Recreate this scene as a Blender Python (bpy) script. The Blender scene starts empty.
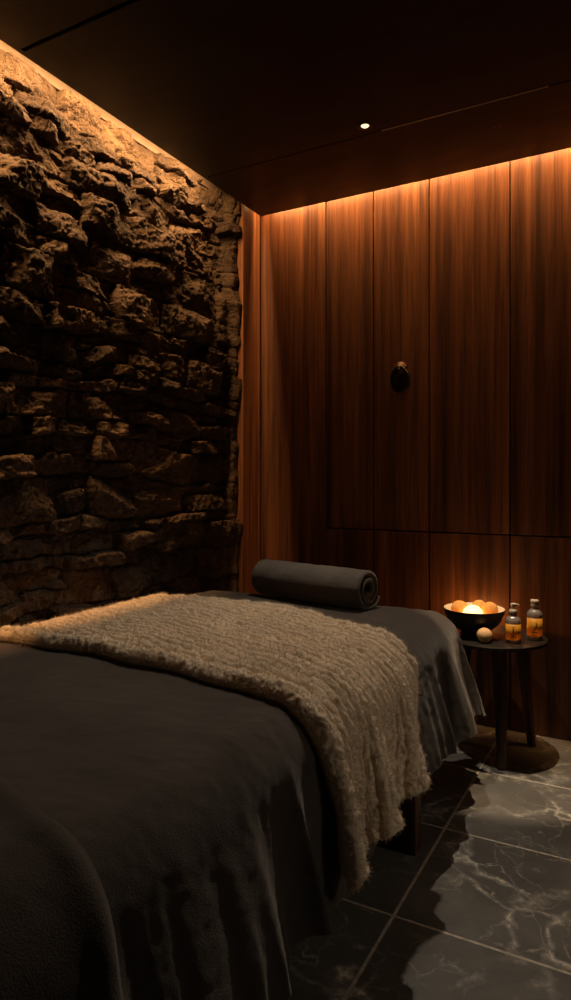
import bpy, bmesh, math, random
import numpy as np
from mathutils import Vector, Matrix

scene = bpy.context.scene
COL = scene.collection
PI = math.pi
H = 2.80            # ceiling height
CAMZ = 1.25

# ------------------------------------------------------------------ noise helpers
def _hash(ix, iy, iz, seed):
    h = (ix.astype(np.int64) * 374761393 + iy.astype(np.int64) * 668265263
         + iz.astype(np.int64) * 2147483647 + seed * 1274126177) & 0xFFFFFFFF
    h = ((h ^ (h >> 13)) * 1274126177) & 0xFFFFFFFF
    h = (h ^ (h >> 16)) & 0xFFFFFFFF
    return h.astype(np.float64) / 4294967295.0

def vnoise(x, y, seed=0):
    ix = np.floor(x); iy = np.floor(y)
    fx = x - ix; fy = y - iy
    ux = fx * fx * fx * (fx * (fx * 6 - 15) + 10); uy = fy * fy * fy * (fy * (fy * 6 - 15) + 10)
    z = np.zeros_like(ix)
    a = _hash(ix, iy, z, seed); b = _hash(ix + 1, iy, z, seed)
    c = _hash(ix, iy + 1, z, seed); d = _hash(ix + 1, iy + 1, z, seed)
    return (a + (b - a) * ux) * (1 - uy) + (c + (d - c) * ux) * uy

def fbm(x, y, octv=4, seed=0, gain=.5):
    s = 0; amp = 1; tot = 0
    for o in range(octv):
        s = s + amp * (vnoise(x * 2 ** o + 17.3 * o, y * 2 ** o - 9.1 * o, seed + o) * 2 - 1)
        tot += amp; amp *= gain
    return s / tot

def sstep(e0, e1, x):
    t = np.clip((x - e0) / (e1 - e0), 0, 1)
    return t * t * (3 - 2 * t)

# ------------------------------------------------------------------ object helpers
def link(o, parent=None):
    COL.objects.link(o)
    if parent is not None:
        o.parent = parent
    return o

def tag(o, label=None, cat=None, group=None, kind=None):
    if label: o['label'] = label
    if cat: o['category'] = cat
    if group: o['group'] = group
    if kind: o['kind'] = kind
    return o

def empty(name, loc, label, cat, group=None, rz=0):
    o = bpy.data.objects.new(name, None)
    o.empty_display_size = .05
    o.location = loc; o.rotation_euler = (0, 0, rz)
    link(o)
    return tag(o, label, cat, group)

def obj(name, bm, mats, parent=None, smooth=True, loc=None, autosmooth=None):
    me = bpy.data.meshes.new(name)
    bm.normal_update()
    bm.to_mesh(me); bm.free()
    for m in (mats if isinstance(mats, (list, tuple)) else [mats]):
        me.materials.append(m)
    if smooth:
        me.polygons.foreach_set('use_smooth', [True] * len(me.polygons))
        if autosmooth is not None:
            me.set_sharp_from_angle(angle=math.radians(autosmooth))
    o = bpy.data.objects.new(name, me)
    if loc: o.location = loc
    return link(o, parent)

def quads_mesh(name, verts, faces, mats, parent=None, smooth=True, attrs=None):
    me = bpy.data.meshes.new(name)
    verts = np.ascontiguousarray(verts, dtype=np.float32).reshape(-1, 3)
    faces = np.ascontiguousarray(faces, dtype=np.int32).reshape(-1, 4)
    nf = len(faces)
    me.vertices.add(len(verts)); me.vertices.foreach_set('co', verts.ravel())
    me.loops.add(nf * 4); me.loops.foreach_set('vertex_index', faces.ravel())
    me.polygons.add(nf)
    me.polygons.foreach_set('loop_start', np.arange(0, nf * 4, 4, dtype=np.int32))
    me.polygons.foreach_set('use_smooth', np.full(nf, smooth))
    for m in (mats if isinstance(mats, (list, tuple)) else [mats]):
        me.materials.append(m)
    if attrs:
        for k, v in attrs.items():
            a = me.attributes.new(k, 'FLOAT', 'POINT')
            a.data.foreach_set('value', np.ascontiguousarray(v, dtype=np.float32).ravel())
    me.update(calc_edges=True); me.validate()
    o = bpy.data.objects.new(name, me)
    return link(o, parent)

def grid_faces(n, m, flip=False, base=0):
    i, j = np.meshgrid(np.arange(n - 1), np.arange(m - 1), indexing='ij')
    a = (i * m + j).ravel() + base; b = ((i + 1) * m + j).ravel() + base
    c = ((i + 1) * m + j + 1).ravel() + base; d = (i * m + j + 1).ravel() + base
    return np.stack([a, d, c, b] if flip else [a, b, c, d], 1)

def shell(name, top, bot, mats, parent=None, attrs=None):
    """closed sheet from two (n,m,3) grids"""
    n, m, _ = top.shape
    N = n * m
    f = [grid_faces(n, m), grid_faces(n, m, True, N)]
    def side(idx, rev):
        a, b = idx[:-1], idx[1:]
        q = np.stack([a, b, b + N, a + N] if rev else [a, a + N, b + N, b], 1)
        f.append(q)
    J = np.arange(m); I = np.arange(n)
    side(J, False); side((n - 1) * m + J, True)
    side(I * m, True); side(I * m + m - 1, False)
    return quads_mesh(name, np.concatenate([top.reshape(-1, 3), bot.reshape(-1, 3)]),
                      np.concatenate(f), mats, parent, attrs=attrs)

def add_box(bm, x0, x1, y0, y1, z0, z1, bev=0, seg=1, mi=0):
    r = bmesh.ops.create_cube(bm, size=1)
    vs = r['verts']
    for v in vs:
        v.co = Vector((x0 + (v.co.x + .5) * (x1 - x0), y0 + (v.co.y + .5) * (y1 - y0), z0 + (v.co.z + .5) * (z1 - z0)))
    fs = set(f for v in vs for f in v.link_faces)
    for f in fs: f.material_index = mi
    if bev > 0:
        es = list(set(e for v in vs for e in v.link_edges))
        r2 = bmesh.ops.bevel(bm, geom=es, offset=bev, segments=seg, profile=.5, affect='EDGES')
        for f in r2['faces']: f.material_index = mi
    return bm

def lathe(bm, prof, seg=48, cx=0, cy=0, close=True):
    """prof: list of (r, z) ; r=0 at an end collapses to a pole"""
    rings = []
    for r, z in prof:
        if r < 1e-6:
            rings.append([bm.verts.new((cx, cy, z))])
        else:
            rings.append([bm.verts.new((cx + r * math.cos(2 * PI * k / seg), cy + r * math.sin(2 * PI * k / seg), z)) for k in range(seg)])
    for a, b in zip(rings[:-1], rings[1:]):
        for k in range(seg):
            k2 = (k + 1) % seg
            if len(a) == 1 and len(b) == 1: continue
            if len(a) == 1: bm.faces.new((a[0], b[k2], b[k]))
            elif len(b) == 1: bm.faces.new((a[k], a[k2], b[0]))
            else: bm.faces.new((a[k], a[k2], b[k2], b[k]))
    bmesh.ops.recalc_face_normals(bm, faces=bm.faces)
    return bm

def tube(bm, pts, r, seg=12, closed=False):
    pts = [Vector(p) for p in pts]
    n = len(pts); rings = []
    up = Vector((0, 0, 1))
    for i, p in enumerate(pts):
        if closed: t = pts[(i + 1) % n] - pts[i - 1]
        else: t = pts[min(i + 1, n - 1)] - pts[max(i - 1, 0)]
        t.normalize()
        a = t.cross(up)
        if a.length < .05: a = t.cross(Vector((0, 1, 0)))
        a.normalize(); b = t.cross(a)
        rr = r(i / max(1, n - 1)) if callable(r) else r
        rings.append([bm.verts.new(p + a * rr * math.cos(2 * PI * k / seg) + b * rr * math.sin(2 * PI * k / seg)) for k in range(seg)])
    rng = range(n) if closed else range(n - 1)
    for i in rng:
        A, B = rings[i], rings[(i + 1) % n]
        for k in range(seg):
            bm.faces.new((A[k], A[(k + 1) % seg], B[(k + 1) % seg], B[k]))
    if not closed:
        bm.faces.new(rings[0][::-1]); bm.faces.new(rings[-1])
    bmesh.ops.recalc_face_normals(bm, faces=bm.faces)
    return bm

# ------------------------------------------------------------------ materials
class NT:
    def __init__(s, name):
        s.m = bpy.data.materials.new(name); s.m.use_nodes = True
        s.t = s.m.node_tree; s.n = s.t.nodes; s.l = s.t.links
        s.p = s.n['Principled BSDF']
    def node(s, typ, **kw):
        n = s.n.new(typ)
        for k, v in kw.items():
            if k in n.inputs: n.inputs[k].default_value = v
            else: setattr(n, k, v)
        return n
    def link(s, a, b): s.l.new(a, b)
    def coords(s, scale=(1, 1, 1), extra=None):
        tc = s.node('ShaderNodeTexCoord'); mp = s.node('ShaderNodeMapping')
        mp.inputs['Scale'].default_value = scale
        s.link(tc.outputs['Object'], mp.inputs['Vector'])
        if extra is not None: s.link(extra, mp.inputs['Location'])
        return mp.outputs['Vector']
    def noise(s, vec, scale, detail=4, rough=.55, dist=0):
        n = s.node('ShaderNodeTexNoise')
        n.inputs['Scale'].default_value = scale; n.inputs['Detail'].default_value = detail
        n.inputs['Roughness'].default_value = rough; n.inputs['Distortion'].default_value = dist
        if vec is not None: s.link(vec, n.inputs['Vector'])
        return n.outputs['Fac']
    def ramp(s, fac, stops):
        r = s.node('ShaderNodeValToRGB'); e = r.color_ramp.elements
        while len(e) < len(stops): e.new(.5)
        for k, (p, c) in zip(e, stops):
            k.position = p; k.color = (*c, 1) if len(c) == 3 else c
        s.link(fac, r.inputs['Fac'])
        return r.outputs['Color']
    def math(s, op, a, b=None):
        n = s.node('ShaderNodeMath', operation=op)
        for i, v in enumerate((a, b)):
            if v is None: continue
            if isinstance(v, (int, float)): n.inputs[i].default_value = v
            else: s.link(v, n.inputs[i])
        return n.outputs[0]
    def mix(s, fac, a, b, blend='MIX'):
        n = s.node('ShaderNodeMix', data_type='RGBA', blend_type=blend)
        for sock, v in ((n.inputs[0], fac), (n.inputs[6], a), (n.inputs[7], b)):
            if isinstance(v, (int, float)): sock.default_value = v
            elif isinstance(v, tuple): sock.default_value = (*v, 1)
            else: s.link(v, sock)
        return n.outputs[2]
    def bump(s, hgt, strength=.3, dist=.01):
        b = s.node('ShaderNodeBump'); b.inputs['Strength'].default_value = strength
        b.inputs['Distance'].default_value = dist
        s.link(hgt, b.inputs['Height']); s.link(b.outputs['Normal'], s.p.inputs['Normal'])
    def set(s, **kw):
        for k, v in kw.items():
            i = s.p.inputs[k.replace('_', ' ')]
            if isinstance(v, tuple) and len(v) == 3: v = (*v, 1)
            if isinstance(v, (int, float, tuple)): i.default_value = v
            else: s.link(v, i)
        return s

def mat_stone():
    s = NT('ledger_stone')
    v = s.coords()
    at = s.node('ShaderNodeAttribute', attribute_name='stone_tint')
    n1 = s.noise(v, 5, 6, .6)
    n2 = s.noise(v, 38, 6, .65)
    base = s.ramp(n1, [(.3, (.050, .034, .023)), (.5, (.092, .065, .043)), (.72, (.16, .117, .078))])
    tint = s.ramp(at.outputs['Fac'], [(0, (.5, .43, .38)), (.5, (.9, .82, .74)), (1, (1.4, 1.25, 1.05))])
    c = s.mix(1.0, base, tint, 'MULTIPLY')
    fine = s.ramp(n2, [(.3, (.72, .72, .72)), (.7, (1.2, 1.2, 1.2))])
    s.set(Base_Color=s.mix(1.0, c, fine, 'MULTIPLY'), Roughness=.82)
    s.p.inputs['Specular IOR Level'].default_value = .25
    wn = s.node('ShaderNodeTexNoise'); s.link(v, wn.inputs['Vector']); wn.inputs['Scale'].default_value = 7; wn.inputs['Detail'].default_value = 5
    wa = s.node('ShaderNodeVectorMath', operation='MULTIPLY_ADD')
    s.link(wn.outputs['Color'], wa.inputs[0]); wa.inputs[1].default_value = (.22, .22, .22); s.link(v, wa.inputs[2])
    vo = s.node('ShaderNodeTexVoronoi', feature='DISTANCE_TO_EDGE'); vo.inputs['Scale'].default_value = 11
    s.link(wa.outputs[0], vo.inputs['Vector'])
    crack = s.ramp(vo.outputs['Distance'], [(0, (0, 0, 0)), (.07, (1, 1, 1))])
    bw = s.node('ShaderNodeRGBToBW'); s.link(crack, bw.inputs[0])
    hgt = s.math('ADD', s.noise(v, 80, 6, .72), s.math('MULTIPLY', s.noise(v, 24, 5, .65), 1.6))
    s.bump(s.math('ADD', hgt, s.math('MULTIPLY', bw.outputs[0], .5)), .95, .014)
    return s.m

def mat_wood(name, seedmul=1.0, dark=.62, rough=.42):
    s = NT(name)
    info = s.node('ShaderNodeObjectInfo')
    comb = s.node('ShaderNodeCombineXYZ')
    r = s.math('MULTIPLY', info.outputs['Random'], 37.0 * seedmul)
    s.link(r, comb.inputs['X']); s.link(r, comb.inputs['Z'])
    v1 = s.coords((1, 1, .07), comb.outputs[0])
    v2 = s.coords((1, 1, .018), comb.outputs[0])
    v1b = s.coords((1, 1, .035), comb.outputs[0])
    broad = s.noise(v2, 16, 3, .5, .2)
    mid = s.noise(v1b, 30, 5, .62, .35)
    fine = s.noise(v2, 190, 4, .65, .3)
    d = dark
    c1 = s.ramp(broad, [(.30, (.070 * d, .026 * d, .011 * d)), (.46, (.20 * d, .080 * d, .032 * d)),
                        (.54, (.245 * d, .100 * d, .040 * d)), (.70, (.37 * d, .165 * d, .068 * d))])
    c2 = s.ramp(mid, [(.32, (.42, .36, .32)), (.5, (.95, .93, .9)), (.7, (1.22, 1.2, 1.15))])
    c3 = s.ramp(fine, [(.35, (.66, .62, .58)), (.6, (1.1, 1.1, 1.1))])
    c = s.mix(1.0, s.mix(1.0, c1, c2, 'MULTIPLY'), c3, 'MULTIPLY')
    s.set(Base_Color=c, Roughness=rough)
    s.p.inputs['Specular IOR Level'].default_value = .4
    s.bump(s.math('ADD', fine, mid), .12, .004)
    return s.m

def mat_plain(name, col, rough=.6, metal=0, spec=.5, noise_amt=.15, nscale=30, bump=0):
    s = NT(name)
    v = s.coords()
    n = s.noise(v, nscale, 4, .6)
    lo = tuple(c * (1 - noise_amt) for c in col); hi = tuple(c * (1 + noise_amt) for c in col)
    s.set(Base_Color=s.ramp(n, [(.3, lo), (.7, hi)]), Roughness=rough, Metallic=metal)
    s.p.inputs['Specular IOR Level'].default_value = spec
    if bump: s.bump(n, bump, .005)
    return s.m

def mat_ceiling():
    s = NT('dark_ceiling_plaster')
    v = s.coords((1, 2.2, 1))
    n = s.noise(v, 2.2, 5, .6, .6)
    s.set(Base_Color=s.ramp(n, [(.3, (.011, .0095, .0085)), (.75, (.022, .0185, .0155))]),
          Roughness=s.ramp(n, [(.3, (.34,) * 3), (.7, (.55,) * 3)]))
    s.p.inputs['Specular IOR Level'].default_value = .4
    s.bump(s.noise(v, 9, 5, .6), .12, .01)
    return s.m

def mat_tile():
    s = NT('slate_tile')
    v = s.coords()
    at = s.node('ShaderNodeAttribute', attribute_name='tile_tint')
    n1 = s.noise(v, 3.1, 6, .6, .5)
    base = s.ramp(n1, [(.3, (.085, .077, .066)), (.5, (.125, .113, .096)), (.75, (.19, .171, .143))])
    # veins: ridges of warped noise
    wn = s.node('ShaderNodeTexNoise'); s.link(v, wn.inputs['Vector']); wn.inputs['Scale'].default_value = 3.5; wn.inputs['Detail'].default_value = 6
    wa = s.node('ShaderNodeVectorMath', operation='MULTIPLY_ADD')
    s.link(wn.outputs['Color'], wa.inputs[0]); wa.inputs[1].default_value = (.55, .55, .55); s.link(v, wa.inputs[2])
    vo = s.node('ShaderNodeTexVoronoi', feature='DISTANCE_TO_EDGE'); vo.inputs['Scale'].default_value = 2.1
    s.link(wa.outputs[0], vo.inputs['Vector'])
    vein = s.ramp(vo.outputs['Distance'], [(.0, (1, 1, 1)), (.012, (.55, .55, .55)), (.05, (0, 0, 0))])
    vo2 = s.node('ShaderNodeTexVoronoi', feature='DISTANCE_TO_EDGE'); vo2.inputs['Scale'].default_value = 5.6
    s.link(wa.outputs[0], vo2.inputs['Vector'])
    vein2 = s.ramp(vo2.outputs['Distance'], [(.0, (.5, .5, .5)), (.03, (0, 0, 0))])
    mask = s.ramp(s.noise(v, 2.6, 5, .65), [(.40, (0, 0, 0)), (.58, (1, 1, 1))])
    vv = s.mix(1.0, s.mix(1.0, vein, vein2, 'ADD'), mask, 'MULTIPLY')
    cl = s.ramp(s.noise(v, 26, 6, .7), [(.45, (.25,) * 3), (.65, (1,) * 3)])
    vv = s.mix(1.0, vv, cl, 'MULTIPLY')
    bw = s.node('ShaderNodeRGBToBW'); s.link(vv, bw.inputs[0])
    c = s.mix(bw.outputs[0], base, (.92, .82, .66))
    tint = s.ramp(at.outputs['Fac'], [(0, (.8, .8, .8)), (1, (1.15, 1.15, 1.15))])
    s.set(Base_Color=s.mix(1.0, c, tint, 'MULTIPLY'),
          Roughness=s.ramp(s.noise(v, 8, 5, .6), [(.3, (.36,) * 3), (.7, (.56,) * 3)]))
    s.p.inputs['Specular IOR Level'].default_value = .4
    s.bump(s.noise(v, 14, 6, .62), .22, .012)
    return s.m

def mat_cloth(name, col, sheen=.5, scale=260, bump=.4, sheen_tint=(1, .9, .8), var=.2):
    s = NT(name)
    v = s.coords()
    n = s.noise(v, scale, 3, .6); n2 = s.noise(v, 6, 4, .6)
    lo = tuple(c * (1 - var) for c in col); hi = tuple(c * (1 + var) for c in col)
    c = s.mix(1.0, s.ramp(n2, [(.3, lo), (.7, hi)]), s.ramp(n, [(.3, (.75,) * 3), (.7, (1.2,) * 3)]), 'MULTIPLY')
    s.set(Base_Color=c, Roughness=.9)
    s.p.inputs['Specular IOR Level'].default_value = .12
    s.p.inputs['Sheen Weight'].default_value = sheen
    s.p.inputs['Sheen Roughness'].default_value = .45
    s.p.inputs['Sheen Tint'].default_value = (*sheen_tint, 1)
    s.bump(n, bump, .004)
    return s.m

def mat_emit(name, col, strength):
    s = NT(name)
    s.set(Base_Color=col, Roughness=.5)
    s.p.inputs['Emission Color'].default_value = (*col, 1)
    s.p.inputs['Emission Strength'].default_value = strength
    return s.m

def mat_thin_glass(name, tint):
    s = NT(name)
    tr = s.node('ShaderNodeBsdfTransparent'); tr.inputs[0].default_value = (*tint, 1)
    gl = s.node('ShaderNodeBsdfGlossy'); gl.inputs['Roughness'].default_value = .12
    df = s.node('ShaderNodeBsdfDiffuse'); df.inputs[0].default_value = (.8, .75, .65, 1)
    fr = s.node('ShaderNodeFresnel'); fr.inputs[0].default_value = 1.45
    m0 = s.node('ShaderNodeMixShader'); m0.inputs[0].default_value = .22
    s.link(tr.outputs[0], m0.inputs[1]); s.link(df.outputs[0], m0.inputs[2])
    mx = s.node('ShaderNodeMixShader')
    s.link(fr.outputs[0], mx.inputs[0]); s.link(m0.outputs[0], mx.inputs[1]); s.link(gl.outputs[0], mx.inputs[2])
    s.link(mx.outputs[0], s.n['Material Output'].inputs['Surface'])
    return s.m

def mat_amber(name, col, rough):
    s = NT(name)
    v = s.coords()
    n = s.noise(v, 40, 3, .6)
    c = s.ramp(n, [(.3, tuple(k * .8 for k in col)), (.7, col)])
    tl = s.node('ShaderNodeBsdfTranslucent'); s.link(c, tl.inputs[0])
    s.set(Base_Color=c, Roughness=rough)
    mx = s.node('ShaderNodeMixShader'); mx.inputs[0].default_value = .4
    s.link(s.p.outputs[0], mx.inputs[1]); s.link(tl.outputs[0], mx.inputs[2])
    s.link(mx.outputs[0], s.n['Material Output'].inputs['Surface'])
    return s.m

def mat_glass(name, col=(1, 1, 1), rough=.03):
    s = NT(name)
    s.set(Base_Color=col, Roughness=rough, IOR=1.45)
    s.p.inputs['Transmission Weight'].default_value = 1
    return s.m

M = {}
M['stone'] = mat_stone()
M['wood'] = mat_wood('walnut_panel')
M['wood_strip'] = mat_wood('walnut_strip', 2.3, .8, .45)
M['ceiling'] = mat_ceiling()
M['tile'] = mat_tile()
M['grout'] = mat_plain('grout', (.50, .43, .33), .8, nscale=60, noise_amt=.35)
M['dark_wall'] = mat_plain('dark_wall_paint', (.022, .017, .013), .75)
M['black_back'] = mat_plain('dark_joint', (.012, .008, .006), .8)
M['plaster_trim'] = mat_plain('warm_plaster_trim', (.10, .072, .048), .75, noise_amt=.2, nscale=18, bump=.3)
M['cover'] = mat_cloth('charcoal_velour', (.055, .043, .034), .30, 300, .5)
M['towel'] = mat_cloth('charcoal_terry', (.115, .094, .077), .3, 420, .8)
M['throw'] = mat_cloth('beige_sherpa', (.72, .56, .39), .3, 330, .8, (1, .9, .75), .12)
M['mattress'] = mat_cloth('bed_vinyl', (.03, .026, .023), .1, 120, .1)
M['bed_wood'] = mat_wood('bed_frame_wood', 3.1, .42, .5)
M['table_wood'] = mat_wood('table_dark_wood', 4.7, .40, .38)
M['table_top'] = mat_plain('table_top_lacquer', (.020, .015, .012), .22, noise_amt=.3, nscale=12)
M['bowl_out'] = mat_plain('black_glaze', (.018, .015, .013), .38)
M['bowl_in'] = mat_plain('cream_glaze', (.82, .70, .48), .45, noise_amt=.05)
M['ball'] = mat_plain('orange_bath_ball', (.86, .36, .08), .8, noise_amt=.18, nscale=70, bump=.3)
M['ball_pale'] = mat_plain('cream_bath_ball', (.78, .46, .20), .85, noise_amt=.18, nscale=70, bump=.3)
M['globe'] = mat_emit('lit_globe', (1.0, .62, .24), 2.6)
M['amber_oil'] = mat_amber('amber_oil', (.98, .42, .03), .15)
M['added_flame'] = mat_emit('added_candle_flame', (1.0, .40, .10), 900)  # emitter of the added candle, makes the glow on the wall
M['glass'] = mat_thin_glass('clear_glass', (.96, .95, .93))
M['label'] = mat_amber('amber_label', (1.0, .47, .035), .45)
M['label_ink'] = mat_plain('label_ink', (.13, .04, .008), .6)
M['pump'] = mat_plain('pump_plastic', (.55, .47, .36), .35, noise_amt=.05)
M['bronze'] = mat_plain('dark_bronze', (.055, .04, .03), .42, .85, noise_amt=.3, nscale=60)
M['bronze_dark'] = mat_plain('blackened_bronze', (.018, .013, .010), .5, .7, noise_amt=.3, nscale=60)
M['edge_glint'] = mat_plain('pale_edge_glint', (.75, .62, .5), .5, noise_amt=.05)  # light along the ceiling joint's edge, put into the colour
M['lamp'] = mat_emit('lamp_lens', (1.0, .74, .46), 1.5)
M['lamp_trim'] = mat_plain('lamp_trim_bronze', (.10, .06, .035), .35, .7)

# ------------------------------------------------------------------ room
XL = -2.175   # stone base plane
YB = 3.45    # wood face
XR, YF = 1.05, -1.7
SLX, SLY = -2.005, 3.365     # ceiling slot edges (left / back)

# floor: individual tiles within one mesh on a grout bed
def build_floor():
    bm = bmesh.new()
    add_box(bm, XL - .1, XR + .1, YF - .1, YB + .12, -.06, -.0008, mi=1)
    lay = None
    g = .0036
    xs = [-.645 - 1.1 * 2, -.645 - 1.1, -.645, -.645 + 1.1, -.645 + 2.2]
    ys = [2.915 + .545 * k for k in range(-9, 3)]
    tint = []
    rnd = random.Random(4)
    me_t = []
    for i in range(len(xs) - 1):
        for j in range(len(ys) - 1):
            x0, x1 = max(xs[i], XL), min(xs[i + 1], XR)
            y0, y1 = max(ys[j], YF), min(ys[j + 1], YB + .05)
            if x1 - x0 < .02 or y1 - y0 < .02: continue
            n0 = len(bm.verts)
            add_box(bm, x0 + g, x1 - g, y0 + g, y1 - g, -.02, 0, .0018, 1, 0)
            t = rnd.random()
            me_t.append((n0, t))
    bm.verts.ensure_lookup_table()
    nv = len(bm.verts)
    o = obj('floor', bm, [M['tile'], M['grout']], smooth=False)
    return o, me_t
floor, tl = build_floor()
tag(floor, kind='structure')
# tile tint attribute from face centre lookup
me = floor.data
a = me.attributes.new('tile_tint', 'FLOAT', 'POINT')
co = np.zeros(len(me.vertices) * 3); me.vertices.foreach_get('co', co); co = co.reshape(-1, 3)
ti = np.floor((co[:, 0] + .645) / 1.1); tj = np.floor((co[:, 1] - 2.915) / .545)
a.data.foreach_set('value', _hash(ti, tj, ti * 0, 5).astype(np.float32))

# ceiling: three slabs with joints, one mesh
bm = bmesh.new()
add_box(bm, SLX, XR + .1, YF - .1, 1.644, H, H + .05, .002)
add_box(bm, SLX, XR + .1, 1.660, 2.793, H, H + .05, .002)
add_box(bm, SLX, XR + .1, 2.799, SLY, H, H + .05, .002)
add_box(bm, SLX, XR + .1, YF - .1, SLY, H + .022, H + .06)
add_box(bm, SLX - .0005, SLX + .02, YF - .1, SLY, H - .0004, H + .06)
ceil = tag(obj('ceiling', bm, M['ceiling'], smooth=False), kind='structure')
bm = bmesh.new()   # lid above the light slots
add_box(bm, XL - .2, XR + .1, YF - .1, YB + .2, H + .14, H + .18)
tag(obj('ceiling', bm, M['dark_wall'], smooth=False), kind='structure')

# thin pale bead standing in by colour for light on the far joint's edge
bm = bmesh.new(); add_box(bm, -1.045, -.35, 2.7935, 2.7985, H - .0015, H + .02)
tag(obj('glint_strip', bm, M['edge_glint'], smooth=False), kind='structure')

# right and front walls, behind the camera
bm = bmesh.new(); add_box(bm, XR, XR + .1, YF - .1, YB + .2, 0, H + .14)
tag(obj('wall_right', bm, M['dark_wall'], smooth=False), kind='structure')
bm = bmesh.new(); add_box(bm, XL - .2, XR + .1, YF - .1, YF, 0, H + .14)
tag(obj('wall_front', bm, M['dark_wall'], smooth=False), kind='structure')

# back wall: dark backing
bm = bmesh.new(); add_box(bm, XL - .2, XR, YB + .025, YB + .15, 0, H + .14)
tag(obj('wall_back', bm, M['black_back'], smooth=False), kind='structure')

# ---- stone wall as real relief
def build_stone():
    rnd = np.random.RandomState(11)
    y = np.concatenate([np.arange(YF, .75, .018), np.arange(.75, 3.238, .005), [3.24]])
    z = np.concatenate([np.arange(0, .55, .016), np.arange(.55, H + .076, .005), [H + .078]])
    Y, Z = np.meshgrid(y, z, indexing='ij')
    # warp so the courses wander
    wy = Y + .050 * fbm(Y * 3.1, Z * 3.1, 3, 1) + .012 * fbm(Y * 14, Z * 14, 3, 2)
    wz = Z + .060 * fbm(Y * 2.1 + 5, Z * 2.3, 3, 3) + .014 * fbm(Y * 11, Z * 11, 3, 4)
    # courses
    edges = [-.25]
    while edges[-1] < 3.2:
        hs = [.05, .08, .11, .14, .17, .20] if edges[-1] < 1.55 else [.06, .10, .14, .17, .20, .24]
        edges.append(edges[-1] + rnd.choice(hs, p=[.12, .18, .24, .22, .15, .09]))
    edges = np.array(edges)
    row = np.clip(np.searchsorted(edges, wz) - 1, 0, len(edges) - 2)
    sid = np.zeros(Y.shape, int); el = np.zeros(Y.shape); er = el.copy()
    eb = wz - edges[row]; et = edges[row + 1] - wz
    cx = el.copy(); cz = (edges[row] + edges[row + 1]) / 2
    base = 0
    hh = []
    for r in range(len(edges) - 1):
        hgt = edges[r + 1] - edges[r]
        xs = [-2.2 - rnd.rand() * .3]
        while xs[-1] < 3.9:
            xs.append(xs[-1] + hgt * rnd.uniform(.75, 1.7) + rnd.uniform(.05, .20))
        xs = np.array(xs)
        m = row == r
        k = np.clip(np.searchsorted(xs, wy[m]) - 1, 0, len(xs) - 2)
        sid[m] = base + k
        el[m] = wy[m] - xs[k]; er[m] = xs[k + 1] - wy[m]
        cx[m] = (xs[k] + xs[k + 1]) / 2
        base += len(xs)
        hh += [hgt] * len(xs)
    NS = base
    # some stones are split lengthwise into two thin ones
    split = rnd.rand(NS) < .38
    sp = split[sid] & ((eb + et) > .12)
    frac = rnd.uniform(.35, .65, NS)[sid]
    upper = sp & (eb / (eb + et) > frac)
    hgt = eb + et
    eb2 = np.where(upper, eb - frac * hgt, eb); et2 = np.where(sp & ~upper, frac * hgt - eb, et)
    sid = sid + np.where(upper, NS, 0); NS *= 2
    eb, et = eb2, et2
    prot = .022 + rnd.beta(1.3, 1.6, NS) * .070
    e = np.minimum(np.minimum(el, er), np.minimum(eb, et))
    u = (wy - cx); v = (Z - cz)
    # chiselled facets: several planes per stone, keep the lowest
    h = prot[sid] + .022
    for k in range(6):
        gx = rnd.normal(0, .30, NS); gz = rnd.normal(0, .36, NS); c = rnd.uniform(.004, .040, NS)
        h = np.minimum(h, prot[sid] + c[sid] + gx[sid] * u + gz[sid] * v)
    h = np.maximum(h, prot[sid] * .45)
    # fractured split faces: slanted layers that differ stone by stone
    an = rnd.uniform(-.6, .6, NS)[sid]
    fa = Y * np.cos(an) + Z * np.sin(an); fb = -Y * np.sin(an) + Z * np.cos(an)
    lay = fbm(fa * 7 + sid * 3.7, fb * 19 + sid * 1.3, 4, 21)
    h = h + .010 * lay
    st = .013
    hq = h / st; hf = hq - np.floor(hq)
    h = .3 * h + .7 * (np.floor(hq) + sstep(.38, .62, hf)) * st
    rid = 1 - np.abs(fbm(fa * 10 + sid * .91, fb * 16 - sid * .37, 5, 31, .58))
    h = h + .020 * (rid - .82) + .006 * fbm(Y * 38, Z * 38, 4, 41, .6)
    h = np.maximum(h, .006)
    ew = e + .004 * fbm(Y * 50, Z * 50, 2, 51)
    edge = sstep(.0005, .007, ew)
    h = h * (.42 + .58 * edge) - .010 * (1 - edge) + .004 * fbm(Y * 70, Z * 70, 3, 61, .6)
    q = sstep(3.165, 3.215, Y + .03 * fbm(Y * 0, Z * 6, 2, 77))
    h = np.clip(h, -.006, .125); h = h * (1 - q) + q * (.098 + .5 * (h - .05))
    top = sstep(H - .16, H - .05, Z); h = np.minimum(h, .122 - .012 * top)
    X = XL + h
    P = np.stack([X, Y, Z], -1)
    n, m = Y.shape
    tint = rnd.rand(NS)[sid] * .8 + .2 * rnd.rand()
    return quads_mesh('wall_left', P, grid_faces(n, m), M['stone'], smooth=True, attrs={'stone_tint': tint})
wl = tag(build_stone(), kind='structure')
bm = bmesh.new(); add_box(bm, XL - .15, XL - .008, YF, YB + .05, 0, H + .14)
tag(obj('wall_left', bm, M['black_back'], smooth=False), kind='structure')
# plaster band capping the stone
bm = bmesh.new(); add_box(bm, XL - .02, XL + .022, YF, 3.24, H + .072, H + .139, .003, 2)
tag(obj('trim_1', bm, M['plaster_trim'], smooth=False), kind='structure')
# timber return at the end of the stone wall
bm = bmesh.new(); add_box(bm, XL, -2.058, 3.250, YB - .012, 0, H + .13, .002, 1)
tag(obj('trim_2', bm, M['wood_strip'], smooth=False), kind='structure')

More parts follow.
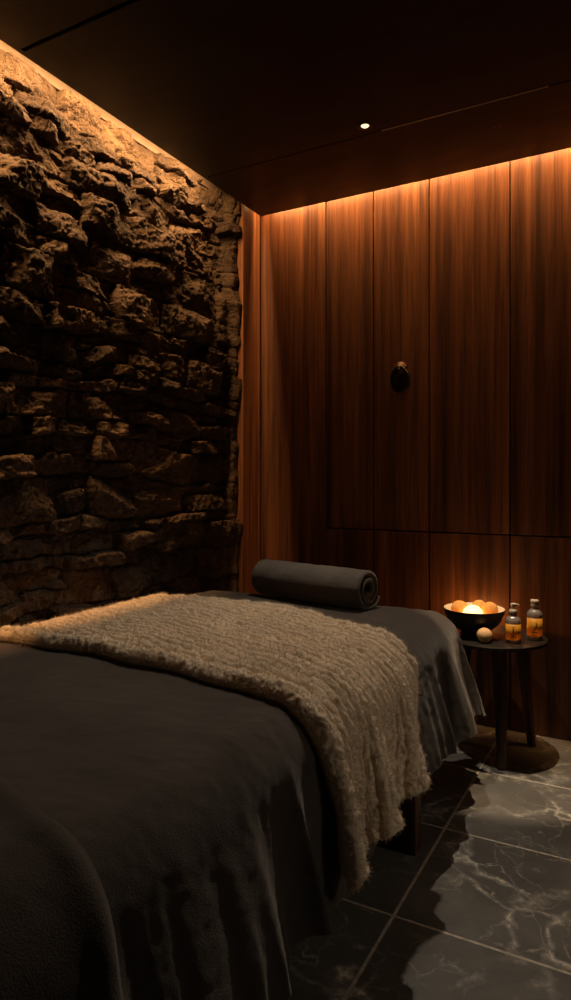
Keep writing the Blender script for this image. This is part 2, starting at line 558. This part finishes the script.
# ---- walnut panels
def panel(x0, x1, z0, z1, label, hidden=False):
    bm = bmesh.new()
    w = x1 - x0
    add_box(bm, .003, w - .003, 0, .022, 0, z1 - z0, .0025, 2)
    o = obj('wood_panel', bm, M['wood'], smooth=False)
    o.location = (x0, YB, z0)
    return tag(o, label, 'wall panel', 'walnut wall panels')
SX = [-2.078, -1.625, -1.338, -1.024, -.612, -.19]
ZS = .975
panel(SX[0], SX[1], .004, H + .12, 'full-height walnut wall panel next to the stone wall corner')
ords = ['narrow upper walnut wall panel left of the panel with the ring pull',
        'upper walnut wall panel carrying the dark ring pull',
        'wide upper walnut wall panel right of the panel with the ring pull',
        'upper walnut wall panel at the right edge of the photo']
lows = ['low walnut wall panel behind the right end of the rolled towel',
        'low walnut wall panel behind the shoulder of the bed, left of the bowl',
        'low walnut wall panel behind the black bowl of glowing balls',
        'low walnut wall panel behind the oil bottles at the right edge']
ups = []
for i in range(4):
    ups.append(panel(SX[i + 1], SX[i + 2], ZS + .004, H + .12, ords[i]))
    panel(SX[i + 1], SX[i + 2], .004, ZS - .004, lows[i])
# plain continuation of the cladding outside the frame, part of the back wall
bm = bmesh.new()
for x0, x1 in ((-.19, .22), (.22, .63), (.63, 1.05)):
    add_box(bm, x0 + .003, x1 - .003, YB, YB + .022, ZS + .004, H + .12, .0025, 1)
    add_box(bm, x0 + .003, x1 - .003, YB, YB + .022, .004, ZS - .004, .0025, 1)
tag(obj('wall_back', bm, M['wood'], smooth=False), kind='structure')

# ring pull on the third panel
rp_c = Vector((-1.179, YB, 1.796))
root = ups[1]
bm = bmesh.new()
# round rosette, axis along -y
prof = [(0, .030), (.012, .030), (.018, .026), (.020, .020), (.026, .016), (.034, .010), (.038, .004), (.038, 0)]
lathe(bm, prof, 28)
bmesh.ops.rotate(bm, verts=bm.verts, cent=(0, 0, 0), matrix=Matrix.Rotation(PI / 2, 3, 'X'))
base = obj('ring_pull', bm, M['bronze'], root)
base.location = (rp_c.x - SX[2], 0, rp_c.z - (ZS + .004) + .055)
base['label'] = 'dark bronze round rosette with hanging ring'
bm = bmesh.new()
lathe(bm, [(0, .010), (.030, .010), (.040, .009), (.048, .006), (.052, .002), (.052, 0)], 40)
bmesh.ops.rotate(bm, verts=bm.verts, cent=(0, 0, 0), matrix=Matrix.Rotation(PI / 2, 3, 'X'))
bmesh.ops.scale(bm, verts=bm.verts, vec=(1, 1, 1.42))
bmesh.ops.translate(bm, verts=bm.verts, vec=(0, 0, -.055))
obj('back_plate', bm, M['bronze_dark'], base)
bm = bmesh.new()
rr, hz = .046, .066
pts = [(rr * math.sin(t), -.020 - .006 * math.cos(t), -.060 + hz * math.cos(t)) for t in np.linspace(0, 2 * PI, 40, endpoint=False)]
tube(bm, pts, .0085, 12, True)
obj('ring', bm, M['bronze'], base)
bm = bmesh.new()
pts = [(0, -.026, .0), (0, -.036, -.01), (0, -.034, -.035), (0, -.026, -.058)]
tube(bm, pts, lambda t: .008 * (1 - .65 * t), 10)
obj('clasp', bm, M['bronze'], base)

# ------------------------------------------------------------------ downlight
L1 = (-1.094, 2.723)
dl = empty('downlight', (L1[0], L1[1], H), 'small round lit downlight set in the dark ceiling', 'ceiling light')
bm = bmesh.new()
lathe(bm, [(.0185, -.001), (.024, -.003), (.031, -.003), (.033, .0), (.033, .004), (.0185, .004), (.0185, -.001)], 40)
obj('trim_ring', bm, M['lamp_trim'], dl)
bm = bmesh.new()
lathe(bm, [(0, -.0055), (.008, -.005), (.014, -.0035), (.018, 0.0), (.018, .003), (0, .003)], 32)
obj('lens', bm, M['lamp'], dl)

def light(name, typ, loc, energy, col, **kw):
    d = bpy.data.lights.new(name, typ); d.energy = energy; d.color = col
    for k, v in kw.items(): setattr(d, k, v)
    o = bpy.data.objects.new(name, d); o.location = loc
    COL.objects.link(o); return o
s1 = light('downlight_or_fill', 'SPOT', (L1[0], L1[1], H - .012), 88, (1, .86, .69), spot_size=math.radians(84), spot_blend=.75, shadow_soft_size=.02)
s1.rotation_euler = (Vector((-.74, 1.88, .3)) - s1.location).to_track_quat('-Z', 'Y').to_euler()

pin = empty('downlight', (-.585, 3.0, H), 'tiny dark pinhole downlight in the ceiling above the side table', 'ceiling light')
bm = bmesh.new()
lathe(bm, [(.008, .010), (.008, -.0005), (.010, -.002), (.014, -.002), (.0155, 0), (.0155, .012), (.008, .010)], 28)
obj('trim_ring', bm, M['lamp_trim'], pin)
s2 = light('pinhole_lamp', 'SPOT', (-.585, 3.0, H - .004), 180, (1, .76, .50), spot_size=math.radians(21.5), spot_blend=.35, shadow_soft_size=.008)

# cove strips hidden above the ceiling edge
CY = (YF + 2.95) / 2
cl = light('stone_cove_lamp', 'AREA', (SLX - .006, CY, H + .085), 7, (1, .50, .19), shape='RECTANGLE', size=.010, size_y=4.65, spread=math.radians(84))
cl.rotation_euler = (0, math.radians(4), 0)
cl2 = light('stone_cove_lamp', 'AREA', (SLX - .006, CY, H + .09), 88, (1, .54, .22), shape='RECTANGLE', size=.010, size_y=4.65)
cl2.rotation_euler = (0, math.radians(28), 0)
cb = light('wood_cove_lamp', 'AREA', ((-2.03 + 1.0) / 2, SLY + .006, H + .085), 3.2, (1, .47, .17), shape='RECTANGLE', size=3.0, size_y=.01, spread=math.radians(64))
cb.rotation_euler = (math.radians(7), 0, 0)
cb2 = light('wood_cove_lamp', 'AREA', ((-2.03 + 1.0) / 2, SLY + .006, H + .09), 22, (1, .47, .17), shape='RECTANGLE', size=3.0, size_y=.01)
cb2.rotation_euler = (math.radians(22), 0, 0)
# added dim fill over the foot of the bed, above the frame, no fixture
foot_fill = light('downlight_or_fill', 'SPOT', (-.9, -.5, H - .012), 2, (1, .78, .54), spot_size=math.radians(80), spot_blend=.8, shadow_soft_size=.03)
foot_fill.rotation_euler = (Vector((-.9, .9, .7)) - foot_fill.location).to_track_quat('-Z', 'Y').to_euler()
# added soft fill for the bed's side, outside the frame; no real lamp
side_fill = light('side_fill_light', 'AREA', (XR - .03, 2.1, 1.05), .75, (1, .84, .66), shape='RECTANGLE', size=.3, size_y=.2, spread=math.radians(75))
side_fill.rotation_euler = (Vector((-.65, 1.8, .40)) - side_fill.location).to_track_quat('-Z', 'Y').to_euler()

# ------------------------------------------------------------------ bed
BX0, BX1 = -1.965, -.83      # inset rectangle, right shoulder radius RS
BY0, BY1 = .42, 2.80
RS = .13
ZT = .685
bed = empty('massage_bed', (-1.35, 1.6, 0), 'wide massage bed on dark wooden legs beside the stone wall', 'bed')
def local(bm, o=bed):
    bmesh.ops.translate(bm, verts=bm.verts, vec=-Vector(o.location)); return bm
bm = bmesh.new(); add_box(bm, -1.95, -.735, .38, 2.86, .50, .662, .05, 4)
obj('mattress', local(bm), M['mattress'], bed)
bm = bmesh.new()
add_box(bm, -1.93, -.75, .42, 2.82, .40, .50, .006, 2)
obj('frame', local(bm), M['bed_wood'], bed, autosmooth=35)
for lx in (-1.90, -.682):
    for ly in (.80, 2.175):
        bm = bmesh.new()
        x0, x1 = (lx, lx + .15) if lx < -1 else (lx - .15, lx)
        add_box(bm, x0, x1, ly - .032, ly + .032, 0, .40, .004, 2)
        obj('leg', local(bm), M['bed_wood'], bed, autosmooth=35)

def drape(px, py, off, fold_amp=.030, seed=3, rs_left=True):
    """map planar cloth coordinates to a sheet lying on the bed and hanging over its edges"""
    qx = np.clip(px, BX0, BX1); qy = np.clip(py, BY0, BY1)
    dx = px - qx; dy = py - qy
    d = np.sqrt(dx * dx + dy * dy) + 1e-9
    nx, ny = dx / d, dy / d
    rs = np.where(dx < 0, .05, np.where(np.abs(dy) > np.abs(dx), .09, RS))
    w = nx * nx
    rs = np.where(dx < 0, .05, RS * w + .09 * (1 - w))
    th = np.minimum(d / rs, PI / 2 * .92)
    hang = np.maximum(d - rs * PI / 2 * .92, 0)
    r2 = rs + off
    out = r2 * np.sin(th); down = rs * (1 - np.cos(th)) - off * np.cos(th)
    fl = np.where(dx < 0, .05, .20)
    out = out + hang * fl; down = down + hang * np.sqrt(1 - fl ** 2)
    # perimeter coordinate
    ang = np.arctan2(ny, nx)
    s = qy + .35 * ang - qx * (np.abs(dy) > 1e-6)
    yy = s
    local_amp = np.interp(yy, [.2, .9, 1.35, 1.45, 2.05, 2.3, 2.5], [.75, .75, .6, .06, .06, .8, 1.0])
    A = fold_amp * local_amp * sstep(rs * .7, rs * 1.6 + .25, d) * np.where(dx < 0, .1, 1)
    u = s + .09 * fbm(s * 3.3, s * 0, 2, seed + 5) + .012 * fbm(s * 4, d * 5, 2, seed + 9)
    n1 = fbm(u * 6.5, d * .7, 1, seed + 20)
    n2 = fbm(u * 15, d * .35 + 4, 2, seed + 30)
    wave = 1.5 * (1 - 2.2 * np.abs(n1)) + .55 * n2
    sharp = wave
    out = out + A * sharp
    x = qx + nx * out; y = qy + ny * out; z = ZT - down
    return np.stack([x, y, z], -1), d

def normals(P):
    du = np.gradient(P, axis=0); dv = np.gradient(P, axis=1)
    n = np.cross(du, dv); n /= np.linalg.norm(n, axis=-1, keepdims=True) + 1e-12
    return n

# charcoal bed cover
def cover():
    a = np.concatenate([np.linspace(BX0 - .085, BX0, 14)[:-1], np.linspace(BX0, BX1, 90)[:-1], np.linspace(BX1, BX1 + .50, 80)])
    b = np.concatenate([np.linspace(BY0 - .32, BY0, 30)[:-1], np.linspace(BY0, BY1, 330)[:-1], np.linspace(BY1, BY1 + .47, 70)])
    A, B = np.meshgrid(a, b, indexing='ij')
    # round the free corner of the cloth
    ex = np.maximum(A - BX1, 0); ey = np.maximum(B - BY1, 0)
    dd = np.hypot(ex, ey); lim = .49
    k = np.where(dd > lim, lim / np.maximum(dd, 1e-6), 1)
    A2 = np.where(ex > 0, BX1 + ex * k, A); B2 = np.where(ey > 0, BY1 + ey * k, B)
    # hem not perfectly even
    A2 = np.where(ex > 0, BX1 + (A2 - BX1) * (1 + .035 * np.sin(B * 5.1 + 1) + .02 * np.sin(B * 13)), A2)
    P, d = drape(A2, B2, .0, .034, 3)
    N = normals(P)
    flat = 1 - sstep(.0, .12, d)
    wr = .006 * fbm(A * 3 + B * 1.5, B * 5, 4, 71) + .0035 * (1 - np.abs(fbm(A * 4 + B * 3, B * 8 - A * 2, 3, 81))) * flat
    wr = wr + .0016 * fbm(A * 45, B * 45, 3, 91)
    top = P + N * wr[..., None]
    bot = P - N * .010
    o = shell('bed_cover', top, bot, M['cover'])
    return tag(o, 'charcoal velour cover draped over the whole massage bed', 'bed cover')
cover()

# second blanket layer over the foot of the bed
def foot():
    a = np.concatenate([np.linspace(BX0 - .08, BX0, 10)[:-1], np.linspace(BX0, BX1, 80)[:-1], np.linspace(BX1, BX1 + .46, 70)])
    t = np.linspace(0, 1, 80)
    A, T = np.meshgrid(a, t, indexing='ij')
    far = np.interp(A, [-2, -1.3, -1.03, -.83, -.6, -.3], [.90, .86, .82, .755, .72, .70])
    B = (BY0 - .30) + (far - (BY0 - .30)) * (1 - (1 - T) ** 1.6)
    P, d = drape(A, B, .012, .030, 3)
    N = normals(P)
    ed = far - B
    th = .030 * np.sqrt(np.clip(ed / .035, 0, 1)) + .006 * fbm(A * 3, B * 5, 3, 73) * np.clip(ed / .05, 0, 1) + .012 * np.exp(-((ed - .05) / .03) ** 2)
    top = P + N * (th + .0014 * fbm(A * 45, B * 45, 3, 92))[..., None]
    bot = P - N * .002
    o = shell('folded_blanket', top, bot, M['cover'])
    return tag(o, 'charcoal velour blanket folded back over the near foot end of the bed', 'blanket')
foot()

# sherpa throw
def throw():
    a = np.concatenate([np.linspace(-2.045, BX1, 308)[:-1], np.linspace(BX1, BX1 + .447, 150)])
    RR = .034
    phi = np.linspace(0, PI / 2, 26)
    er = RR * .85 * (1 - np.cos(phi)); hr = RR * np.sin(phi)
    tb = np.concatenate([np.linspace(0, .95, 250)[1:-1], np.linspace(.95, 1, 16)])
    J = np.arange(len(phi) + len(tb))
    A, JJ = np.meshgrid(a, J, indexing='ij')
    near = np.interp(A, [-2, -1.54, -1.1, -.84, -.7, -.5, -.36], [1.545, 1.575, 1.52, 1.455, 1.44, 1.43, 1.41])
    far = np.interp(A, [-2, -1.85, -1.34, -1.15, -.97, -.8, -.6, -.36], [2.37, 2.46, 2.48, 2.39, 2.28, 2.2, 2.11, 2.06])
    ker = np.ones(41) / 41
    sm = lambda Q: np.apply_along_axis(lambda q: np.convolve(np.pad(q, 20, mode='edge'), ker, 'valid'), 0, Q)
    near = sm(near); far = sm(far)
    near = near + .008 * np.sin(A * 19) + .004 * fbm(A * 30, A * 0, 2, 5)
    far = far + .010 * fbm(A * 9, A * 0 + 3, 3, 7)
    W = far - near
    e_roll = er[-1]
    E0 = np.where(JJ < len(phi), er[np.minimum(JJ, len(phi) - 1)], e_roll + (W - e_roll) * tb[np.clip(JJ - len(phi), 0, len(tb) - 1)])
    T = E0 / W
    B = near + E0
    # big hanging folds
    P, d = drape(A, B, .011, .0, 3)
    hangw = sstep(.10, .42, A - BX1)
    fold = np.sin(T * 2 * PI * 2.6 + .9) * .030 + np.sin(T * 2 * PI * 5.3 + .4) * .010
    P[..., 0] += hangw * fold
    P[..., 1] += hangw * (.02 * np.cos(T * 2 * PI * 2.6 + .9))
    # hem line lower toward the near corner
    P[..., 2] += -hangw * .02 * (1 - T) + hangw * .012 * np.sin(T * 2 * PI * 2.6)
    N = normals(P)
    v = T * W; L = A
    e0 = v; e1 = W - v; eh = (BX1 + .447) - A; el = A + 2.045
    edge = np.minimum(np.minimum(e0, e1), np.minimum(eh, el))
    eo = np.minimum(np.minimum(e1, eh), el)
    th = .011 * np.sqrt(np.clip(eo / .018, 0, 1) * (2 - np.clip(eo / .018, 0, 1)))
    rh = np.where(JJ < len(phi), hr[np.minimum(JJ, len(phi) - 1)], RR * (1 - sstep(.0, .075, e0 - e_roll)))
    rfade = np.clip(eh / .03, 0, 1) * (1 - .25 * hangw) * (1 + .12 * fbm(A * 7, A * 0 + 2, 3, 15))
    hb = np.maximum(th * np.where(JJ < len(phi), np.sin(np.pi / 2 * np.clip(JJ / (len(phi) - 1), 0, 1)), 1), rh * rfade)
    hb = hb + .007 * np.exp(-((eh - .02) / .015) ** 2) * (JJ > 4) + .006 * np.exp(-((e1 - .018) / .013) ** 2)
    hb = hb - .009 * (JJ == 0)
    Q = P + N * hb[..., None]
    N2 = normals(Q)
    # keep the roll bulging toward the near side
    # ridged pile running across the bed
    warp = .028 * fbm(A * 4.2, B * 5, 3, 101) + .010 * fbm(A * 17, B * 17, 2, 103)
    ph = (v + .16 * (np.minimum(A, BX1) + 1.4) + .05 * (A - np.minimum(A, BX1)) + warp) / .038
    rg = np.abs(np.sin(ph * PI)) ** .6
    pf = np.floor(ph)
    clump = np.abs(np.sin((A * 8 + pf * 2.4 + 1.6 * fbm(A * 6, pf * 3.3, 2, 113)) * PI)) ** .5
    cl = .5 + .5 * fbm(A * 9 + pf * 7.7, v * 3 + pf * 3.1, 3, 111)
    body = .22 + .78 * sstep(.03, .09, e0)
    pile = .0150 * rg * (.72 + .28 * clump) * (.45 + .9 * cl) * body * (1 - .35 * hangw)
    pile = pile + .0060 * fbm(A * 75, B * 75, 3, 121) + .0050 * (1 - np.abs(fbm(A * 55, B * 55, 3, 131)))
    wr = .012 * fbm(A * 2.2, B * 3.5, 3, 141) * np.clip(edge / .1, 0, 1)
    h = (pile + np.abs(wr) * sstep(.03, .1, e0)) * np.clip(eo / .012, .35, 1) * np.clip(JJ / 6., 0, 1)
    top = Q + N2 * h[..., None]
    bot = P - N * .010
    o = shell('throw_blanket', top, bot, M['throw'])
    ps = o.modifiers.new('fleece', 'PARTICLE_SYSTEM').particle_system
    st = ps.settings
    st.type = 'HAIR'; st.count = 70000; st.hair_length = .004; st.hair_step = 3
    st.emit_from = 'FACE'; st.use_emit_random = True; st.use_even_distribution = True
    st.brownian_factor = .0
    st.normal_factor = .0018; st.factor_random = .0014
    st.root_radius = .0011; st.tip_radius = .0004; st.radius_scale = 1.0
    st.display_step = 3; st.render_step = 3
    st.material = 1
    return tag(o, 'beige fleecy sherpa throw laid across the middle of the charcoal bed', 'throw')
throw()

# rolled towel
def towel():
    root = empty('rolled_towel', (-1.365, 2.76, ZT + .006), 'charcoal terry towel rolled up at the head of the bed', 'towel')
    # spiral centre line (in the y-z plane), outer turn slightly flattened below
    n = 250; turns = 2.35
    t = np.linspace(0, 1, n)
    ang = -.5 - t * turns * 2 * PI
    R = .086 - t * .062
    cy = R * np.cos(ang) * 1.06; cz = R * np.sin(ang)
    thick = .0115
    C = np.stack([cy, cz], -1)
    Tn = np.gradient(C, axis=0); Tn /= np.linalg.norm(Tn, axis=-1, keepdims=True)
    Nn = np.stack([-Tn[:, 1], Tn[:, 0]], -1)
    Nn *= np.sign((Nn * C).sum(-1, keepdims=True) + 1e-9)
    endr = np.sqrt(np.clip(np.minimum(t, 1 - t) / .012, .05, 1))
    m = 130
    xs = np.linspace(-.315, .315, m)
    # end rounding
    ex = np.minimum(xs + .315, .315 - xs)
    er = np.sqrt(np.clip(ex / .012, .0, 1) * (2 - np.clip(ex / .012, 0, 1))) * .9 + .1
    X = np.repeat(xs[None, :], n, 0)
    wob = .003 * fbm(t[:, None] * 8 + 0 * X, X * 8, 3, 7)
    # layers telescope a little at the ends
    X = X * (1 + .012 * np.sin(t * turns * 2 * PI * .9)[:, None]) 
    def surf(sg):
        off = sg * thick * endr[:, None] * er[None, :] + wob + .0011 * fbm(t[:, None] * 160 + 0 * X, X * 70, 2, 9)
        y = C[:, 0][:, None] + Nn[:, 0][:, None] * off
        z = C[:, 1][:, None] + Nn[:, 1][:, None] * off
        z = np.maximum(z, -.088 + .004 * 0)  # rests on the cover
        return np.stack([X, y, z + .089], -1)
    o = shell('towel_roll', surf(1), surf(-1), M['towel'], root)
    me = o.data
    bmn = bmesh.new(); bmn.from_mesh(me); bmesh.ops.recalc_face_normals(bmn, faces=bmn.faces); bmn.to_mesh(me); bmn.free()
    root.rotation_euler = (0, 0, math.radians(-13))
    return root
towel()

# ------------------------------------------------------------------ side table
TC = (-.634, 3.155); TZ = .533; TR = .236
tb = empty('side_table', (TC[0], TC[1], 0), 'small round dark side table with splayed legs by the walnut wall', 'table')
bm = bmesh.new()
lathe(bm, [(0, TZ), (TR - .006, TZ), (TR - .001, TZ - .003), (TR, TZ - .008), (TR - .002, TZ - .015), (TR - .012, TZ - .020), (0, TZ - .020)], 96)
obj('tabletop', bm, M['table_top'], tb, autosmooth=40)
for dx, dy in ((.073, -.18), (.146, .150), (-.18, .042)):
    bm = bmesh.new()
    p0 = Vector((dx, dy, 0)); p1 = Vector((dx * .70, dy * .78, TZ - .0195))
    ax = Vector((dx, dy, 0)).normalized(); tx = Vector((-ax.y, ax.x, 0))
    prof = []
    for k, (f, wa, wb) in enumerate(((0, .020, .014), (.5, .026, .016), (1, .033, .019))):
        c = p0.lerp(p1, f)
        ring = []
        for q in range(16):
            an = 2 * PI * q / 16
            ca, sa = math.cos(an), math.sin(an)
            e = .45
            ring.append(bm.verts.new(c + tx * wa * math.copysign(abs(ca) ** e, ca) + ax * wb * math.copysign(abs(sa) ** e, sa)))
        prof.append(ring)
    for A_, B_ in zip(prof[:-1], prof[1:]):
        for q in range(16): bm.faces.new((A_[q], A_[(q + 1) % 16], B_[(q + 1) % 16], B_[q]))
    bm.faces.new(prof[0][::-1]); bm.faces.new(prof[-1])
    bmesh.ops.recalc_face_normals(bm, faces=bm.faces)
    obj('leg', bm, M['table_wood'], tb, autosmooth=50)

# bowl
BC = (-.715, 3.125)
bowl = empty('bowl', (BC[0], BC[1], TZ), 'black footed bowl with cream inside, full of glowing balls on the side table', 'bowl')
outer = [(0, .004), (.050, .004), (.052, 0), (.060, 0), (.062, .004), (.058, .014), (.060, .020), (.085, .034), (.108, .054), (.124, .080), (.133, .104), (.138, .120), (.1385, .123), (.136, .1245)]
inner = [(.136, .1245), (.1335, .122), (.128, .104), (.118, .080), (.100, .056), (.075, .040), (.04, .031), (0, .029)]
bm = bmesh.new(); lathe(bm, outer, 72)
obj('bowl_shell', bm, M['bowl_out'], bowl, autosmooth=50)
bm = bmesh.new(); lathe(bm, inner, 72)
for f in bm.faces: f.normal_flip()
o = obj('bowl_lining', bm, M['bowl_in'], bowl); o['label'] = 'cream glazed inside of the bowl'

def ball(name, x, y, z, r, m, label, cat, group, seed):
    bm = bmesh.new()
    bmesh.ops.create_icosphere(bm, subdivisions=4, radius=r)
    rs = random.Random(seed); o3 = Vector((rs.random() * 9, rs.random() * 9, rs.random() * 9))
    from mathutils import noise as mn
    for v in bm.verts:
        n = v.co.normalized()
        v.co = v.co * (1 + .030 * mn.noise(n * 1.6 + o3) + .010 * mn.noise(n * 6 + o3))
        if v.co.z < -.93 * r: v.co.z = -.93 * r
    o = obj(name, bm, m, loc=(x, y, z))
    return tag(o, label, cat, group)
G = 'balls in the black bowl'
zb = TZ
ball('bath_ball', BC[0] - .062, BC[1] - .018, zb + .118, .039, M['ball'], 'orange ball at the left of the black bowl', 'ball', G, 1)
ball('bath_ball', BC[0] + .012, BC[1] + .056, zb + .117, .036, M['ball'], 'orange ball at the back of the black bowl, half hidden by its neighbours', 'ball', G, 2)
ball('bath_ball', BC[0] + .073, BC[1] - .006, zb + .122, .037, M['ball'], 'orange ball at the right of the black bowl, nearest the bottles', 'ball', G, 3)
gl = ball('globe_light', BC[0] + .006, BC[1] - .048, zb + .100, .046, M['globe'], 'brightly glowing cream globe light in the front middle of the black bowl', 'light', G, 4)
ball('bath_ball', -.641, 3.002, TZ + .93 * .033, .033, M['ball_pale'], 'single cream and orange ball lying on the table in front of the bowl', 'ball', None, 5)

# unseen tea light added behind the bowl to throw a glow on the wall
tea = empty('added_tea_light', (-.762, 3.325, TZ), 'unseen tea light candle added behind the black bowl for the glow on the wall', 'candle')
bm = bmesh.new()
lathe(bm, [(0, 0), (.0185, 0), (.0195, .002), (.0195, .015), (.0188, .015), (.0183, .003), (0, .0025)], 32)
obj('cup', bm, M['pump'], tea, autosmooth=45)
bm = bmesh.new(); lathe(bm, [(0, .003), (.0180, .003), (.0180, .0115), (.012, .0112), (0, .0108)], 32)
obj('wax', bm, M['bowl_in'], tea, autosmooth=45)
bm = bmesh.new(); lathe(bm, [(0, .0120), (.0025, .0135), (.0052, .018), (.0055, .022), (.0040, .029), (.0016, .036), (0, .040)], 16)
obj('added_flame', bm, M['added_flame'], tea)

# bottles
def bottle(x, y, r, hb, kind, label, rz):
    root = empty('oil_bottle', (x, y, TZ), label, 'bottle', 'amber oil bottles', rz)
    bm = bmesh.new()
    ho = hb
    body = [(0, 0.002), (r * .8, .001), (r * .94, .003), (r, .010), (r, hb - .022), (r * .985, hb - .014), (r * .88, hb - .004), (r * .62, hb + .004), (r * .42, hb + .008), (r * .40, hb + .016), (r * .40, hb + .022)]
    lathe(bm, body + [(r * .33, hb + .022), (r * .33, hb + .008), (r * .55, hb + .002), (r * .82, hb - .007), (r * .93, hb - .016), (r * .94, .010), (r * .86, .005), (0, .005)], 40)
    o = obj('glass_body', bm, M['glass'], root); o['label'] = 'clear glass bottle body'
    bm = bmesh.new()
    lathe(bm, [(0, .006), (r * .85, .006), (r * .925, .011), (r * .925, hb - .034), (0, hb - .034)], 40)
    o = obj('oil', bm, M['amber_oil'], root, autosmooth=50); o['label'] = 'amber oil'
    # label wraps the front
    bm = bmesh.new()
    z0, z1 = hb * .14, hb * .76
    n = 24; rr = r + .0006
    vs = []
    for k in range(n + 1):
        an = -PI / 2 + (k / n - .5) * 2.6
        vs.append((bm.verts.new((rr * math.cos(an), rr * math.sin(an), z0)), bm.verts.new((rr * math.cos(an), rr * math.sin(an), z1))))
    for p, q in zip(vs[:-1], vs[1:]): bm.faces.new((p[0], q[0], q[1], p[1]))
    lb = obj('bottle_label', bm, M['label'], root)
    md = lb.modifiers.new('t', 'SOLIDIFY'); md.thickness = .0004; md.offset = 1
    # printed mark
    bm = bmesh.new()
    def stroke(pts, w, taper=True):
        ring = []
        for i, (u, v) in enumerate(pts):
            a_ = pts[max(i - 1, 0)]; b_ = pts[min(i + 1, len(pts) - 1)]
            tx, ty = b_[0] - a_[0], b_[1] - a_[1]; ln = math.hypot(tx, ty) or 1
            ww = w * (math.sin(PI * (i + .5) / len(pts)) ** .5 if taper else 1)
            pr = []
            for sg in (-1, 1):
                uu = u - ty / ln * ww * sg; vv = v + tx / ln * ww * sg
                an = -PI / 2 + uu / r
                R_ = r + .0013
                pr.append(bm.verts.new((R_ * math.cos(an), R_ * math.sin(an), (z0 + z1) / 2 + vv)))
            ring.append(pr)
        for p, q in zip(ring[:-1], ring[1:]): bm.faces.new((p[0], q[0], q[1], p[1]))
    s = (z1 - z0)
    if kind == 0:
        stroke([(0, -.30 * s + .6 * s * k / 10) for k in range(11)], .0030)
        for sg in (-1, 1):
            stroke([(sg * (.001 + .011 * k / 8), -.24 * s + .20 * s * (k / 8) ** 2) for k in range(9)], .0022)
        stroke([(-.013 + .026 * k / 10, -.30 * s) for k in range(11)], .0014, False)
        stroke([(-.008 + .016 * k / 10, .36 * s) for k in range(11)], .0012, False)
        stroke([(-.010 + .020 * k / 10, -.40 * s) for k in range(11)], .0012, False)
    else:
        stroke([(.008 * math.sin(k / 14 * 4.4 + .4), .32 * s - .58 * s * k / 14) for k in range(15)], .0028)
        stroke([(-.013 + .026 * k / 12, -.30 * s + .05 * s * math.sin(k / 12 * PI)) for k in range(13)], .0026)
        stroke([(-.002 + .011 * k / 8, .0 + .14 * s * (k / 8) ** 1.5) for k in range(9)], .0020)
        stroke([(-.009 + .018 * k / 10, -.41 * s) for k in range(11)], .0012, False)
    bmesh.ops.recalc_face_normals(bm, faces=bm.faces)
    o = obj('printed_mark', bm, M['label_ink'], lb); o['label'] = 'dark printed plant mark'
    # closure
    if kind == 0:
        bm = bmesh.new()
        z = hb + .019
        lathe(bm, [(r * .30, z), (r * .50, z), (r * .52, z + .002), (r * .52, z + .014), (r * .44, z + .017), (r * .20, z + .018), (r * .17, z + .019), (r * .17, z + .030), (r * .36, z + .031), (r * .38, z + .034), (r * .36, z + .041), (r * .18, z + .044), (0, z + .044)], 28)
        pm = obj('pump', bm, M['pump'], root, autosmooth=45)
        bm = bmesh.new()
        tube(bm, [(0, 0, z + .038), (.010, 0, z + .039), (.020, 0, z + .038), (.026, 0, z + .032)], lambda t: .0050 - .0016 * t, 10)
        obj('nozzle', bm, M['pump'], pm)
    else:
        bm = bmesh.new()
        z = hb + .019
        lathe(bm, [(r * .30, z), (r * .46, z), (r * .48, z + .002), (r * .48, z + .013), (r * .42, z + .015), (r * .42, z + .017), (r * .52, z + .018), (r * .53, z + .020), (r * .53, z + .027), (r * .48, z + .029), (0, z + .029)], 28)
        obj('cap', bm, M['pump'], root, autosmooth=45)
    return root
bottle(-.530, 3.065, .0325, .110, 0, 'amber oil bottle with a pump spout, beside the black bowl', math.radians(10))
bottle(-.455, 3.165, .0330, .130, 1, 'amber oil bottle with a plain stopper, nearest the right edge of the table', math.radians(10))

# ------------------------------------------------------------------ world, camera, colour
w = bpy.data.worlds.new('World'); scene.world = w; w.use_nodes = True
w.node_tree.nodes['Background'].inputs['Color'].default_value = (1, .75, .55, 1)
w.node_tree.nodes['Background'].inputs['Strength'].default_value = .0

cd = bpy.data.cameras.new('Camera'); cam = bpy.data.objects.new('Camera', cd); COL.objects.link(cam)
cd.sensor_fit = 'VERTICAL'; cd.sensor_height = 36; cd.lens = 665.6 / 1000 * 36
cd.shift_y = -.02
cd.clip_start = .02
cam.location = (0, 0, CAMZ); cam.rotation_euler = (PI / 2, 0, math.radians(28.7))
scene.camera = cam

vs = scene.view_settings
vs.view_transform = 'Standard'; vs.look = 'None'; vs.gamma = 1; vs.use_curve_mapping = False
vs.exposure = 0
scene.cycles.use_denoising = True
scene.cycles.max_bounces = 10
scene.cycles.sample_clamp_indirect = 4
